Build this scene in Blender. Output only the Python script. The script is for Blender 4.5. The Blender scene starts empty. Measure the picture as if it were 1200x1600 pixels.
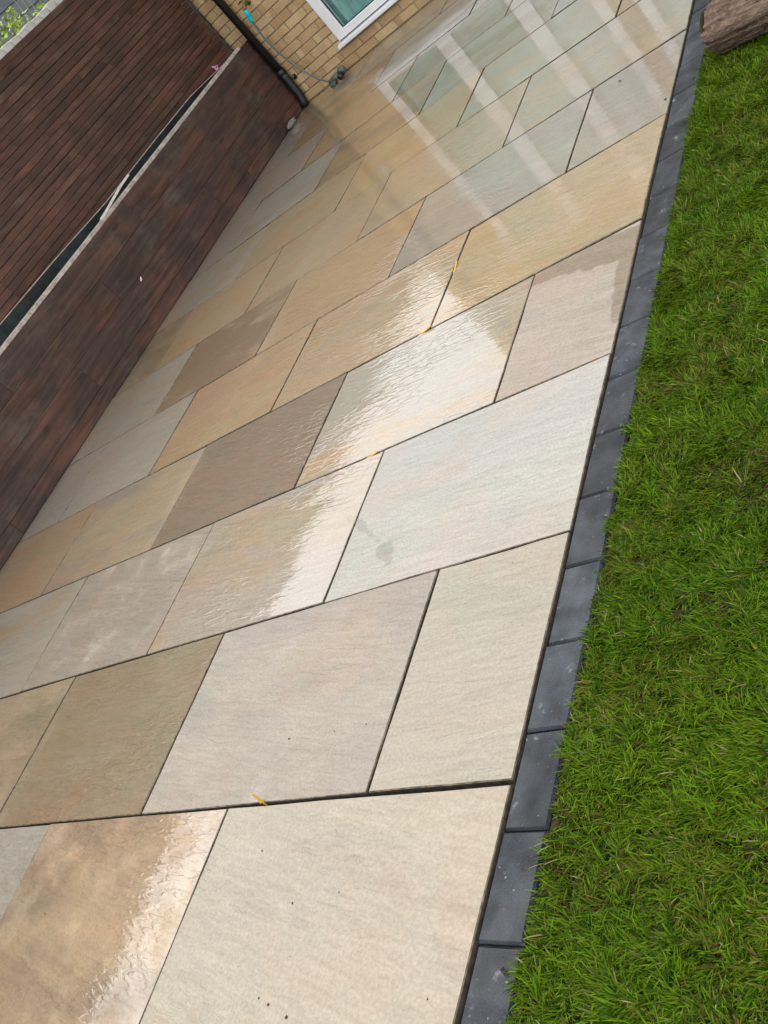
import bpy, bmesh, math, random
import numpy as np
from mathutils import Matrix, Vector

random.seed(7)
rng = np.random.default_rng(11)
R = math.radians
sc = bpy.context.scene
col = sc.collection

# ------------------------------------------------------------------ camera
cam_d = bpy.data.cameras.new('camera')
cam = bpy.data.objects.new('camera', cam_d)
col.objects.link(cam)
W2C = ((0.6978180393, 0.2890263598, -0.6553729834),
       (0.2550219003, 0.7547636085, 0.6043969934),
       (0.6693383408, -0.5888935885, 0.4529796099))
rot = Matrix(W2C).transposed().to_4x4()
cam.matrix_world = Matrix.Translation((1.2104, -0.7865, 1.3101)) @ rot
cam_d.sensor_fit = 'VERTICAL'
cam_d.sensor_height = 36.0
cam_d.sensor_width = 27.0
cam_d.lens = 36.0 * 1542.37 / 1600.0
cam_d.clip_start = 0.02
cam_d.clip_end = 2000
sc.camera = cam
sc.render.resolution_x, sc.render.resolution_y = 768, 1024

# ------------------------------------------------------------------ sky, sun, exposure
SUN_TO = Vector((-0.94, 0.35, 0.0)).normalized()
SUN_EL = R(60)
w = bpy.data.worlds.new('World')
sc.world = w
w.use_nodes = True
nt = w.node_tree
nt.nodes.clear()
sky = nt.nodes.new('ShaderNodeTexSky')
sky.sky_type = 'NISHITA'
sky.sun_disc = False
sky.sun_elevation = SUN_EL
sky.sun_rotation = math.atan2(SUN_TO.x, SUN_TO.y)
sky.air_density = 1.0
sky.dust_density = 4.0
sky.ozone_density = 1.0
hs = nt.nodes.new('ShaderNodeHueSaturation')
hs.inputs['Saturation'].default_value = 0.22
bg = nt.nodes.new('ShaderNodeBackground')
bg.inputs['Strength'].default_value = 0.15
wo = nt.nodes.new('ShaderNodeOutputWorld')
nt.links.new(sky.outputs[0], hs.inputs['Color'])
ov = nt.nodes.new('ShaderNodeMix')          # even cloud deck in front of the clear sky
ov.data_type = 'RGBA'
ov.inputs[0].default_value = 0.8
ov.inputs[7].default_value = (5.2, 5.25, 5.35, 1.0)
nt.links.new(hs.outputs[0], ov.inputs[6])
nt.links.new(ov.outputs[2], bg.inputs['Color'])
nt.links.new(bg.outputs[0], wo.inputs['Surface'])

sun_d = bpy.data.lights.new('sun', 'SUN')
sun_d.energy = 0.5
sun_d.angle = R(60)
sun_d.color = (1.0, 0.95, 0.88)
sun = bpy.data.objects.new('sun', sun_d)
col.objects.link(sun)
d = Vector((SUN_TO.x * math.cos(SUN_EL), SUN_TO.y * math.cos(SUN_EL), math.sin(SUN_EL)))
sun.rotation_euler = d.to_track_quat('Z', 'Y').to_euler()
sun.location = d * 30

sc.view_settings.view_transform = 'Standard'
sc.view_settings.look = 'None'
sc.view_settings.exposure = 1.28
sc.view_settings.gamma = 1.0
sc.view_settings.use_curve_mapping = False


# ------------------------------------------------------------------ helpers
def link(o, parent=None):
    col.objects.link(o)
    if parent is not None:
        o.parent = parent
    return o


def mesh_from(name, verts, faces, mat=None, smooth=False):
    me = bpy.data.meshes.new(name)
    me.from_pydata([tuple(v) for v in verts], [], faces)
    me.update()
    if smooth:
        me.polygons.foreach_set('use_smooth', [True] * len(me.polygons))
    if mat:
        me.materials.append(mat)
    return me


def obj(name, me, parent=None, loc=(0, 0, 0), rot=(0, 0, 0)):
    o = bpy.data.objects.new(name, me)
    link(o, parent)
    o.location = loc
    o.rotation_euler = rot
    return o


def empty(name, loc=(0, 0, 0)):
    o = bpy.data.objects.new(name, None)
    o.empty_display_size = 0.1
    link(o)
    o.location = loc
    return o


def tag(o, label=None, cat=None, group=None, kind=None):
    if label:
        o['label'] = label
    if cat:
        o['category'] = cat
    if group:
        o['group'] = group
    if kind:
        o['kind'] = kind
    return o


class MB:
    """collects simple shapes for ONE mesh"""
    def __init__(self):
        self.v, self.f = [], []

    def add(self, vs, fs):
        n = len(self.v)
        self.v += [tuple(x) for x in vs]
        self.f += [tuple(i + n for i in f) for f in fs]

    def box(self, x0, x1, y0, y1, z0, z1):
        self.add([(x0, y0, z0), (x1, y0, z0), (x1, y1, z0), (x0, y1, z0),
                  (x0, y0, z1), (x1, y0, z1), (x1, y1, z1), (x0, y1, z1)],
                 [(0, 3, 2, 1), (4, 5, 6, 7), (0, 1, 5, 4), (1, 2, 6, 5), (2, 3, 7, 6), (3, 0, 4, 7)])

    def bevbox(self, x0, x1, y0, y1, z0, z1, b):
        """box with chamfered edges"""
        bm = bmesh.new()
        bmesh.ops.create_cube(bm, size=1)
        for v in bm.verts:
            v.co = ((x0 + x1) / 2 + v.co.x * (x1 - x0), (y0 + y1) / 2 + v.co.y * (y1 - y0), (z0 + z1) / 2 + v.co.z * (z1 - z0))
        bmesh.ops.bevel(bm, geom=bm.edges[:], offset=b, segments=1, affect='EDGES')
        bm.verts.index_update()
        self.add([v.co[:] for v in bm.verts], [[v.index for v in f.verts] for f in bm.faces])
        bm.free()

    def tube(self, pts, r, n=10, cap=True):
        pts = [Vector(p) for p in pts]
        rs = r if isinstance(r, (list, tuple)) else [r] * len(pts)
        rings = []
        up = None
        for i, p in enumerate(pts):
            t = (pts[min(i + 1, len(pts) - 1)] - pts[max(i - 1, 0)]).normalized()
            if up is None:
                a = Vector((0, 0, 1)) if abs(t.z) < 0.9 else Vector((1, 0, 0))
                up = (a - t * a.dot(t)).normalized()
            else:
                up = (up - t * up.dot(t)).normalized()
            s = t.cross(up)
            rings.append([p + (up * math.cos(2 * math.pi * k / n) + s * math.sin(2 * math.pi * k / n)) * rs[i] for k in range(n)])
        vs = [v for ring in rings for v in ring]
        fs = []
        for i in range(len(pts) - 1):
            for k in range(n):
                k2 = (k + 1) % n
                fs.append((i * n + k, i * n + k2, (i + 1) * n + k2, (i + 1) * n + k))
        if cap:
            fs.append(tuple(range(n - 1, -1, -1)))
            m = (len(pts) - 1) * n
            fs.append(tuple(m + k for k in range(n)))
        self.add(vs, fs)

    def build(self, name, mat, parent=None, smooth=False, loc=(0, 0, 0)):
        return obj(name, mesh_from(name, self.v, self.f, mat, smooth), parent, loc)


class NT:
    """tiny node-tree builder"""
    def __init__(self, name):
        self.m = bpy.data.materials.new(name)
        self.m.use_nodes = True
        self.t = self.m.node_tree
        self.t.nodes.clear()
        self.out = self.t.nodes.new('ShaderNodeOutputMaterial')

    def n(self, typ, **kw):
        nd = self.t.nodes.new(typ)
        for k, v in kw.items():
            if k.startswith('i_'):
                key = k[2:].replace('_', ' ')
                self.set(nd.inputs[key], v)
            else:
                setattr(nd, k, v)
        return nd

    def set(self, sock, v):
        if hasattr(v, 'bl_idname') and hasattr(v, 'outputs'):
            v = v.outputs[0]
        if isinstance(v, bpy.types.NodeSocket):
            self.t.links.new(v, sock)
        else:
            if isinstance(v, (tuple, list)) and sock.type == 'RGBA' and len(v) == 3:
                v = (*v, 1)
            sock.default_value = v

    def math(self, op, a, b=None, c=None, clamp=False):
        nd = self.t.nodes.new('ShaderNodeMath')
        nd.operation = op
        nd.use_clamp = clamp
        self.set(nd.inputs[0], a)
        if b is not None:
            self.set(nd.inputs[1], b)
        if c is not None:
            self.set(nd.inputs[2], c)
        return nd.outputs[0]

    def vmath(self, op, a, b=None, out=0):
        nd = self.t.nodes.new('ShaderNodeVectorMath')
        nd.operation = op
        self.set(nd.inputs[0], a)
        if b is not None:
            self.set(nd.inputs[1], b)
        return nd.outputs[out]

    def noise(self, vec, scale, detail=3, rough=0.55, dist=0.0):
        nd = self.n('ShaderNodeTexNoise')
        self.set(nd.inputs['Vector'], vec)
        nd.inputs['Scale'].default_value = scale
        nd.inputs['Detail'].default_value = detail
        nd.inputs['Roughness'].default_value = rough
        nd.inputs['Distortion'].default_value = dist
        return nd.outputs[0]

    def ramp(self, fac, lo, hi, a=0.0, b=1.0):
        nd = self.n('ShaderNodeMapRange', interpolation_type='SMOOTHSTEP')
        self.set(nd.inputs[0], fac)
        for i, v in ((1, lo), (2, hi), (3, a), (4, b)):
            self.set(nd.inputs[i], v)
        return nd.outputs[0]

    def mix(self, fac, a, b, blend='MIX'):
        nd = self.n('ShaderNodeMix', data_type='RGBA', blend_type=blend)
        self.set(nd.inputs[0], fac)
        self.set(nd.inputs[6], a)
        self.set(nd.inputs[7], b)
        return nd.outputs[2]

    def mapping(self, vec, loc=(0, 0, 0), rot=(0, 0, 0), scale=(1, 1, 1)):
        nd = self.n('ShaderNodeMapping')
        self.set(nd.inputs[0], vec)
        self.set(nd.inputs[1], loc)
        self.set(nd.inputs[2], rot)
        self.set(nd.inputs[3], scale)
        return nd.outputs[0]

    def bump(self, h, strength, dist, normal=None):
        nd = self.n('ShaderNodeBump')
        nd.inputs['Strength'].default_value = strength
        nd.inputs['Distance'].default_value = dist
        self.set(nd.inputs['Height'], h)
        if normal is not None:
            self.set(nd.inputs['Normal'], normal)
        return nd.outputs[0]

    def pbsdf(self, **kw):
        p = self.n('ShaderNodeBsdfPrincipled')
        for k, v in kw.items():
            self.set(p.inputs[k.replace('_', ' ')], v)
        self.t.links.new(p.outputs[0], self.out.inputs['Surface'])
        return p


def plain(name, c, rough=0.5, var=0.15, scale=8.0, bump=0.0, bscale=60.0, metallic=0.0, spec=0.5):
    b = NT(name)
    tc = b.n('ShaderNodeTexCoord')
    v = tc.outputs['Object']
    nz = b.noise(v, scale, 4)
    k = b.ramp(nz, 0.3, 0.7, 1 - var, 1 + var)
    cc = b.mix(1.0, c, b.n('ShaderNodeCombineColor', i_Red=k, i_Green=k, i_Blue=k), 'MULTIPLY')
    kw = dict(Base_Color=cc, Roughness=rough, Metallic=metallic, Specular_IOR_Level=spec)
    if bump:
        kw['Normal'] = b.bump(b.noise(v, bscale, 4), 1.0, bump)
    b.pbsdf(**kw)
    return b.m


# ------------------------------------------------------------------ materials
DAMP = (((-0.37, 1.815), (-0.22, 1.79), 0.045, 0.010, 0.09), ((-0.22, 1.79), (-0.06, 1.74), 0.070, 0.010, 0.08),
        ((-0.03, 1.70), (-0.008, 1.38), 0.022, 0.008, 0.05))


def stone_material():
    b = NT('riven_sandstone')
    tc = b.n('ShaderNodeTexCoord')
    oi = b.n('ShaderNodeObjectInfo')
    geo = b.n('ShaderNodeNewGeometry')
    wp = geo.outputs['Position']
    rnd = oi.outputs['Random']
    off = b.n('ShaderNodeCombineXYZ', i_X=b.math('MULTIPLY', rnd, 37.0), i_Y=b.math('MULTIPLY', rnd, 91.0), i_Z=b.math('MULTIPLY', rnd, 13.0))
    v = b.vmath('ADD', tc.outputs['Object'], off)
    ang = b.math('MULTIPLY_ADD', rnd, 0.30, -0.05)
    rotv = b.n('ShaderNodeCombineXYZ', i_Z=ang)
    vr = b.mapping(v, rot=(0, 0, 0))
    b.set(vr.node.inputs[2], rotv)
    # grain of the stone runs along each slab
    vs = b.mapping(vr, scale=(1.3, 3.6, 3.0))
    vss = b.mapping(vr, scale=(7.0, 60.0, 10.0))
    cloud = b.noise(vs, 1.1, 5, 0.6, 0.6)
    streak = b.noise(vss, 1.0, 5, 0.62, 0.8)
    fine = b.noise(v, 260.0, 3, 0.6)
    tint2 = b.n('ShaderNodeAttribute', attribute_type='OBJECT', attribute_name='tint_two')
    c = b.mix(b.ramp(cloud, 0.42, 0.66), oi.outputs['Color'], tint2.outputs['Color'])
    k = b.math('MULTIPLY', b.ramp(streak, 0.25, 0.75, 0.90, 1.08), b.ramp(b.noise(v, 130.0, 4, 0.65), 0.3, 0.7, 0.88, 1.11))
    kc = b.n('ShaderNodeCombineColor', i_Red=k, i_Green=k, i_Blue=k)
    c = b.mix(1.0, c, kc, 'MULTIPLY')
    h1 = b.ramp(b.noise(b.mapping(v, loc=(3, 7, 1), scale=(1.5, 2.6, 1)), 1.0, 5, 0.65, 0.5), 0.46, 0.68)
    h2 = b.ramp(b.noise(b.mapping(v, loc=(9, 2, 4), scale=(1.3, 3.0, 1)), 1.0, 5, 0.65, 0.5), 0.48, 0.70)
    c = b.mix(h1, c, b.mix(1.0, c, (1.05, 0.96, 0.92), 'MULTIPLY'))
    c = b.mix(h2, c, b.mix(1.0, c, (0.92, 0.97, 0.95), 'MULTIPLY'))
    band = b.noise(b.mapping(vr, loc=(2, 2, 2), scale=(1.2, 16.0, 4.0)), 1.0, 4, 0.6, 1.0)
    c = b.mix(b.math('MULTIPLY', b.ramp(band, 0.52, 0.70), b.math('MULTIPLY', rnd, 0.5)), c, b.mix(1.0, c, (0.84, 0.81, 0.76), 'MULTIPLY'))
    # small dark iron specks
    vor = b.n('ShaderNodeTexVoronoi', feature='F1', distance='EUCLIDEAN')
    b.set(vor.inputs['Vector'], v)
    vor.inputs['Scale'].default_value = 22.0
    spk = b.math('MULTIPLY', b.ramp(vor.outputs['Distance'], 0.03, 0.06, 1.0, 0.0), b.ramp(b.noise(v, 9.0, 1), 0.62, 0.66))
    c = b.mix(b.math('MULTIPLY', spk, 0.6), c, (0.05, 0.035, 0.02))
    # ---- water film: per slab amount + patches + a few marks of their own shape
    wob = b.noise(wp, 9.0, 4, 0.6)
    wob2 = b.noise(wp, 3.0, 2)

    def capsule(p, q, r, soft=0.012, amp=0.05):
        pa = b.vmath('SUBTRACT', wp, (*p, 0.0))
        ba = (q[0] - p[0], q[1] - p[1], 0.0)
        l2 = ba[0] ** 2 + ba[1] ** 2
        h = b.math('DIVIDE', b.vmath('DOT_PRODUCT', pa, ba, 1), l2, clamp=True)
        sc_ = b.n('ShaderNodeVectorMath', operation='SCALE')
        sc_.inputs[0].default_value = ba
        b.set(sc_.inputs['Scale'], h)
        dd = b.vmath('LENGTH', b.vmath('SUBTRACT', pa, sc_.outputs[0]), out=1)
        dd = b.math('MULTIPLY_ADD', b.math('SUBTRACT', wob, 0.5), amp, dd)
        return b.ramp(dd, r, r + soft, 1.0, 0.0)
    marks = None
    for p, q, r, s, a in (((-1.05, 1.07), (-0.90, 0.955), 0.004, 0.012, 0.07), ((-0.90, 0.955), (-0.70, 0.80), 0.006, 0.014, 0.08),
                          ((-0.68, 0.77), (-0.62, 0.705), 0.020, 0.014, 0.13), ((-0.30, 3.30), (-0.11, 2.72), 0.055, 0.01, 0.12),
                          ((-0.11, 2.72), (-0.045, 2.50), 0.06, 0.01, 0.12), ((-2.25, 6.45), (-2.44, 6.10), 0.03, 0.02, 0.05),
                          ((-2.44, 6.10), (-2.9, 6.16), 0.012, 0.02, 0.05)):
        m_ = capsule(p, q, r, s, a)
        marks = m_ if marks is None else b.math('MAXIMUM', marks, m_)
    films = None
    for p, q, r, s, a in DAMP:
        m_ = capsule(p, q, r, s, a)
        films = m_ if films is None else b.math('MAXIMUM', films, m_)
    wet = b.math('MULTIPLY_ADD', b.math('SUBTRACT', wob2, 0.5), 0.7, oi.outputs['Alpha'])
    wet = b.math('MULTIPLY_ADD', b.math('SUBTRACT', wob, 0.5), 0.5, wet)
    wet = b.ramp(wet, 0.36, 0.60)
    damp = b.math('MAXIMUM', b.math('MULTIPLY', wet, 0.55), b.math('MULTIPLY', b.math('MAXIMUM', marks, films), 0.75))
    film = b.math('MAXIMUM', wet, b.math('MAXIMUM', b.math('MULTIPLY', marks, 0.12), films))
    c2 = b.n('ShaderNodeGamma', i_Color=c, i_Gamma=1.35)
    c = b.mix(damp, c, c2.outputs[0])
    # ---- relief: split (riven) terraces, streaks and sand grain
    vt = b.mapping(vr, rot=(0, 0, 0.18), scale=(17.0, 62.0, 3.0))
    ter = b.noise(vt, 1.0, 3, 0.5, 0.5)
    ter2 = b.noise(b.mapping(vr, loc=(4, 1, 0), scale=(3.0, 9.0, 3.0)), 1.0, 3, 0.5, 0.3)
    st = b.math('ADD', b.math('MULTIPLY', b.ramp(ter, 0.44, 0.62), 0.20), b.math('ADD', b.math('MULTIPLY', ter, 0.15), b.math('MULTIPLY', ter2, 0.35)))
    riv = b.ramp(b.noise(b.mapping(v, scale=(2.0, 3.0, 2.0)), 1.0, 2), 0.42, 0.62)
    rv = b.n('ShaderNodeAttribute', attribute_type='OBJECT', attribute_name='riven')
    h = b.math('MULTIPLY', b.math('MULTIPLY', st, b.math('MULTIPLY_ADD', riv, 0.88, 0.12)), rv.outputs['Fac'])
    h = b.math('MULTIPLY_ADD', streak, 0.035, h)
    h0 = b.math('MULTIPLY', st, b.math('MULTIPLY_ADD', riv, 0.6, 0.4))
    hbase = b.math('MULTIPLY_ADD', fine, 0.05, b.math('MULTIPLY_ADD', streak, 0.10, h0))
    nbase = b.bump(hbase, 1.0, 0.006)
    ncoat = b.bump(h, 1.0, 0.0020)
    rough = b.math('MULTIPLY_ADD', film, -0.22, 0.62)
    b.pbsdf(Base_Color=c, Roughness=rough, Specular_IOR_Level=0.35, Normal=nbase,
            Coat_Weight=film, Coat_Roughness=0.016, Coat_IOR=1.75, Coat_Normal=ncoat)
    return b.m


def block_material():
    b = NT('charcoal_concrete')
    tc = b.n('ShaderNodeTexCoord')
    oi = b.n('ShaderNodeObjectInfo')
    off = b.n('ShaderNodeCombineXYZ', i_X=b.math('MULTIPLY', oi.outputs['Random'], 53.0), i_Y=b.math('MULTIPLY', oi.outputs['Random'], 31.0))
    v = b.vmath('ADD', tc.outputs['Object'], off)
    k = b.math('MULTIPLY', b.ramp(b.noise(v, 14, 4), 0.3, 0.7, 0.55, 1.45), b.ramp(b.noise(v, 300, 3), 0.3, 0.7, 0.75, 1.25))
    k = b.math('MULTIPLY', k, b.math('MULTIPLY_ADD', oi.outputs['Random'], 1.0, 0.6))
    c = b.mix(1.0, (0.023, 0.027, 0.033), b.n('ShaderNodeCombineColor', i_Red=k, i_Green=k, i_Blue=k), 'MULTIPLY')
    dust = b.ramp(b.noise(v, 26, 5, 0.65), 0.60, 0.74)
    c = b.mix(b.math('MULTIPLY', dust, 0.5), c, (0.30, 0.32, 0.31))
    spots = b.ramp(b.noise(v, 75, 2), 0.70, 0.76)
    c = b.mix(b.math('MULTIPLY', spots, 0.4), c, (0.36, 0.38, 0.40))
    damp = b.ramp(b.noise(v, 6, 3), 0.4, 0.6)
    b.pbsdf(Base_Color=c, Roughness=b.math('MULTIPLY_ADD', damp, -0.25, 0.72), Specular_IOR_Level=0.3, Normal=b.bump(b.noise(v, 380, 3), 0.6, 0.0015))
    return b.m


def wood_material(name, base, red, dusty, rough=0.5, knots=True, patch=0.5, wmix=0.0, spread=0.3):
    b = NT(name)
    tc = b.n('ShaderNodeTexCoord')
    oi = b.n('ShaderNodeObjectInfo')
    r_ = oi.outputs['Random']
    off = b.n('ShaderNodeCombineXYZ', i_X=b.math('MULTIPLY', r_, 17.0), i_Y=b.math('MULTIPLY', r_, 71.0), i_Z=b.math('MULTIPLY', r_, 29.0))
    v = b.vmath('ADD', tc.outputs['Object'], off)
    g = b.noise(b.mapping(v, scale=(30, 2.2, 34)), 1.0, 5, 0.6, 0.7)
    wpos = b.n('ShaderNodeNewGeometry').outputs['Position']
    v2 = b.vmath('ADD', b.vmath('MULTIPLY', v, (wmix, wmix, wmix)), wpos)
    p = b.noise(b.mapping(v2, scale=(3, 2.6, 5)), 1.0, 5, 0.65)
    q = b.noise(b.mapping(v2, loc=(5, 5, 5), scale=(2, 2.2, 3.4)), 1.0, 6, 0.7)
    c = b.mix(b.ramp(p, 0.40, 0.66), base, red)
    c = b.mix(b.math('MULTIPLY', b.ramp(q, 0.50, 0.72), patch), c, dusty)
    k = b.math('MULTIPLY', b.ramp(g, 0.25, 0.75, 0.55, 1.45), b.math('MULTIPLY_ADD', r_, spread, 1 - spread / 2))
    c = b.mix(1.0, c, b.n('ShaderNodeCombineColor', i_Red=k, i_Green=k, i_Blue=k), 'MULTIPLY')
    if knots:
        vor = b.n('ShaderNodeTexVoronoi')
        b.set(vor.inputs['Vector'], b.mapping(v, scale=(3.0, 2.2, 6.0)))
        vor.inputs['Scale'].default_value = 1.0
        kn = b.ramp(vor.outputs['Distance'], 0.06, 0.14, 1.0, 0.0)
        c = b.mix(b.math('MULTIPLY', kn, 0.7), c, (0.018, 0.010, 0.008))
    b.pbsdf(Base_Color=c, Roughness=b.math('MULTIPLY_ADD', q, 0.3, rough - 0.15), Specular_IOR_Level=0.4, Normal=b.bump(g, 0.8, 0.0025))
    return b.m


def brick_material():
    b = NT('buff_brick')
    tc = b.n('ShaderNodeTexCoord')
    geo = b.n('ShaderNodeNewGeometry')
    oi = b.n('ShaderNodeObjectInfo')
    wp = geo.outputs['Position']
    # one tone per brick: white noise on the brick's course and place, so joined bricks vary too
    cell = b.n('ShaderNodeVectorMath', operation='FLOOR')
    b.set(cell.inputs[0], b.mapping(wp, scale=(1 / 0.225, 1.0, 1 / 0.075)))
    wn = b.n('ShaderNodeTexWhiteNoise', noise_dimensions='3D')
    b.set(wn.inputs['Vector'], cell)
    r_ = b.math('FRACT', b.math('ADD', wn.outputs['Value'], oi.outputs['Random']))
    c = b.mix(r_, (0.60, 0.44, 0.245), (0.43, 0.27, 0.130))
    c = b.mix(b.math('MULTIPLY', b.ramp(b.noise(wp, 11, 4), 0.45, 0.7), 0.5), c, (0.38, 0.26, 0.145))
    k = b.ramp(b.noise(wp, 160, 3), 0.3, 0.7, 0.8, 1.2)
    c = b.mix(1.0, c, b.n('ShaderNodeCombineColor', i_Red=k, i_Green=k, i_Blue=k), 'MULTIPLY')
    b.pbsdf(Base_Color=c, Roughness=0.85, Specular_IOR_Level=0.25, Normal=b.bump(b.noise(wp, 120, 4), 0.8, 0.003))
    return b.m


def grass_material():
    b = NT('grass_blades')
    at = b.n('ShaderNodeVertexColor', layer_name='blade')
    dif = b.n('ShaderNodeBsdfPrincipled')
    b.set(dif.inputs['Base Color'], at.outputs['Color'])
    dif.inputs['Roughness'].default_value = 0.55
    dif.inputs['Specular IOR Level'].default_value = 0.07
    tr = b.n('ShaderNodeBsdfTranslucent')
    b.set(tr.inputs['Color'], b.mix(0.5, at.outputs['Color'], (0.10, 0.16, 0.01)))
    mx = b.n('ShaderNodeMixShader')
    mx.inputs[0].default_value = 0.3
    b.t.links.new(dif.outputs[0], mx.inputs[1])
    b.t.links.new(tr.outputs[0], mx.inputs[2])
    b.t.links.new(mx.outputs[0], b.out.inputs['Surface'])
    return b.m


def glass_material():
    b = NT('window_glass')
    tr = b.n('ShaderNodeBsdfTransparent')
    tr.inputs[0].default_value = (0.86, 0.92, 0.91, 1)
    gl = b.n('ShaderNodeBsdfGlossy')
    gl.inputs['Roughness'].default_value = 0.01
    lw = b.n('ShaderNodeLayerWeight')
    lw.inputs[0].default_value = 0.5
    fr = b.math('MULTIPLY_ADD', b.math('POWER', lw.outputs['Facing'], 5.0), 0.90, 0.07)
    mx = b.n('ShaderNodeMixShader')
    b.t.links.new(fr, mx.inputs[0])
    b.t.links.new(tr.outputs[0], mx.inputs[1])
    b.t.links.new(gl.outputs[0], mx.inputs[2])
    b.t.links.new(mx.outputs[0], b.out.inputs['Surface'])
    return b.m


def soil_material(name, c1, c2, dist=0.02, scale=30):
    b = NT(name)
    geo = b.n('ShaderNodeNewGeometry')
    wp = geo.outputs['Position']
    n1 = b.noise(wp, scale, 6, 0.65)
    c = b.mix(b.ramp(n1, 0.35, 0.65), c1, c2)
    b.pbsdf(Base_Color=c, Roughness=0.9, Specular_IOR_Level=0.2, Normal=b.bump(n1, 1.0, dist))
    return b.m


M_STONE = stone_material()
M_BLOCK = block_material()
M_BOARD = wood_material('stained_board', (0.050, 0.031, 0.026), (0.095, 0.042, 0.028), (0.110, 0.088, 0.070), 0.62, True, 0.6, 0.03, 0.2)
M_SLAT = wood_material('stained_slat', (0.062, 0.031, 0.024), (0.098, 0.042, 0.028), (0.125, 0.082, 0.056), 0.55, True, 0.6, 0.5, 0.35)
M_BRICK = brick_material()
M_GRASS = grass_material()
M_GLASS = glass_material()
M_SOIL = soil_material('turf_soil', (0.020, 0.016, 0.008), (0.045, 0.040, 0.014))
M_GROUND = soil_material('ground_earth', (0.045, 0.055, 0.020), (0.080, 0.075, 0.035), 0.05, 4)
M_SIDE = plain('shaded_slab_side', (0.060, 0.048, 0.036), 0.9, 0.4, 60)  # slab sides coloured dark: the shade of the joints is put into the colour
M_ARRIS = plain('matte_arris', (0.150, 0.122, 0.090), 0.85, 0.5, 40, spec=0.2)  # bevel faces: matte, darker than the slab top and without its wet coat
M_BED = plain('joint_bed', (0.020, 0.016, 0.012), 0.95, 0.7, 45, 0.004, 200)
M_MORTAR = plain('lime_mortar', (0.30, 0.235, 0.15), 0.95, 0.15, 20, 0.002, 200, spec=0.2)
M_UPVC = plain('white_upvc', (0.80, 0.81, 0.82), 0.28, 0.03, 4)
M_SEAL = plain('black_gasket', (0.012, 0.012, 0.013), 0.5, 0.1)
M_PIPE = plain('black_upvc', (0.007, 0.009, 0.010), 0.42, 0.25, 12)
M_RAW = plain('raw_sawn_edge', (0.43, 0.37, 0.335), 0.8, 0.3, 25, 0.002, 90)
M_SPLINT = plain('pale_split_wood', (0.68, 0.64, 0.58), 0.8, 0.15, 25)
M_LINER = plain('black_membrane', (0.010, 0.017, 0.018), 0.45, 0.5, 9, 0.01, 12)
M_TEAL = plain('teal_curtain', (0.42, 0.64, 0.62), 0.85, 0.12, 6)
M_PALE = plain('pale_curtain', (0.74, 0.79, 0.75), 0.85, 0.08, 6)
M_WHITEC = plain('white_curtain', (0.85, 0.85, 0.86), 0.85, 0.05, 6)
M_CYAN = plain('turquoise_plastic', (0.01, 0.48, 0.56), 0.3, 0.1)
M_BRASS = plain('weathered_brass', (0.22, 0.15, 0.06), 0.45, 0.4, 60, metallic=0.7)
M_HOSE = plain('grey_hose', (0.10, 0.16, 0.17), 0.4, 0.2, 30)
M_LUMP = plain('grey_green_plastic', (0.085, 0.105, 0.100), 0.6, 0.4, 30, 0.004, 40)
M_PINK = plain('pink_plastic', (0.75, 0.30, 0.55), 0.4, 0.1)
M_YEL = plain('yellow_plastic', (0.58, 0.34, 0.03), 0.5, 0.1)
M_CONC = plain('grey_mortar_lump', (0.19, 0.19, 0.18), 0.9, 0.4, 30, 0.006, 60)
M_COPE = plain('pale_grey_coping', (0.50, 0.48, 0.455), 0.9, 0.25, 14, 0.004, 120)
M_SHED = plain('blue_grey_cladding', (0.20, 0.245, 0.285), 0.6, 0.2, 5)
M_ROOF = plain('dark_felt', (0.05, 0.05, 0.055), 0.9, 0.2)
M_LEAF = plain('yellow_green_leaf', (0.34, 0.50, 0.05), 0.5, 0.4, 3)
M_STEM = plain('green_brown_stem', (0.20, 0.19, 0.12), 0.7, 0.2)
M_CRUMB = plain('dark_soil_crumb', (0.012, 0.010, 0.008), 0.8, 0.3, 90)
M_ROLL = None


# ------------------------------------------------------------------ ground
g = obj('ground', mesh_from('ground', [(-300, -300, -0.06), (300, -300, -0.06), (300, 300, -0.06), (-300, 300, -0.06)], [(0, 1, 2, 3)], M_GROUND))
tag(g, kind='structure')

# ------------------------------------------------------------------ patio slabs
HOUSE_Y = 6.80
ROWY = [-1.23, -0.612, 0.0, 0.616, 1.223, 1.831, 2.442, 3.05, 3.675, 4.294, 4.932, 5.557, 6.187, HOUSE_Y]
bed = MB()
bed.box(-4.16, 0.004, -1.25, HOUSE_Y, -0.12, -0.018)
patio = bed.build('patio', M_BED)
tag(patio, kind='structure')

JX = {  # x of the cross joints per row (row 2 is the one above the widest dark joint)
    0: [-0.42, -1.34, -2.27, -3.20],
    1: [-0.906, -1.843, -2.775, -3.70],
    2: [-0.400, -1.323, -2.280, -3.215],
    3: [-0.851, -1.783, -2.754, -3.69],
    4: [-0.399, -1.307, -2.245, -3.212],
    5: [-0.871, -1.789, -2.743, -3.667],
    6: [-0.413, -1.332, -2.259, -3.176],
    7: [-0.880, -1.806, -2.721, -3.655],
    8: [-0.417, -1.350, -2.274, -3.203],
    9: [-0.911, -1.842, -2.760, -3.671],
    10: [-0.46, -1.389, -2.313, -3.219],
    11: [-0.93, -1.86, -2.787, -3.717],
    12: [-0.48, -1.41, -2.34, -3.25],
}
CREAM = (0.328, 0.292, 0.232)
BEIGE = (0.302, 0.265, 0.212)
GREYB = (0.292, 0.258, 0.208)
BROWN = (0.240, 0.178, 0.108)
OCHRE = (0.345, 0.250, 0.145)
GOLD = (0.360, 0.272, 0.158)
TAUPE = (0.222, 0.174, 0.115)
GREY = (0.330, 0.302, 0.250)
PALE = (0.335, 0.322, 0.285)
GREEN = (0.312, 0.288, 0.224)
PINK = (0.280, 0.236, 0.196)
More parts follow.
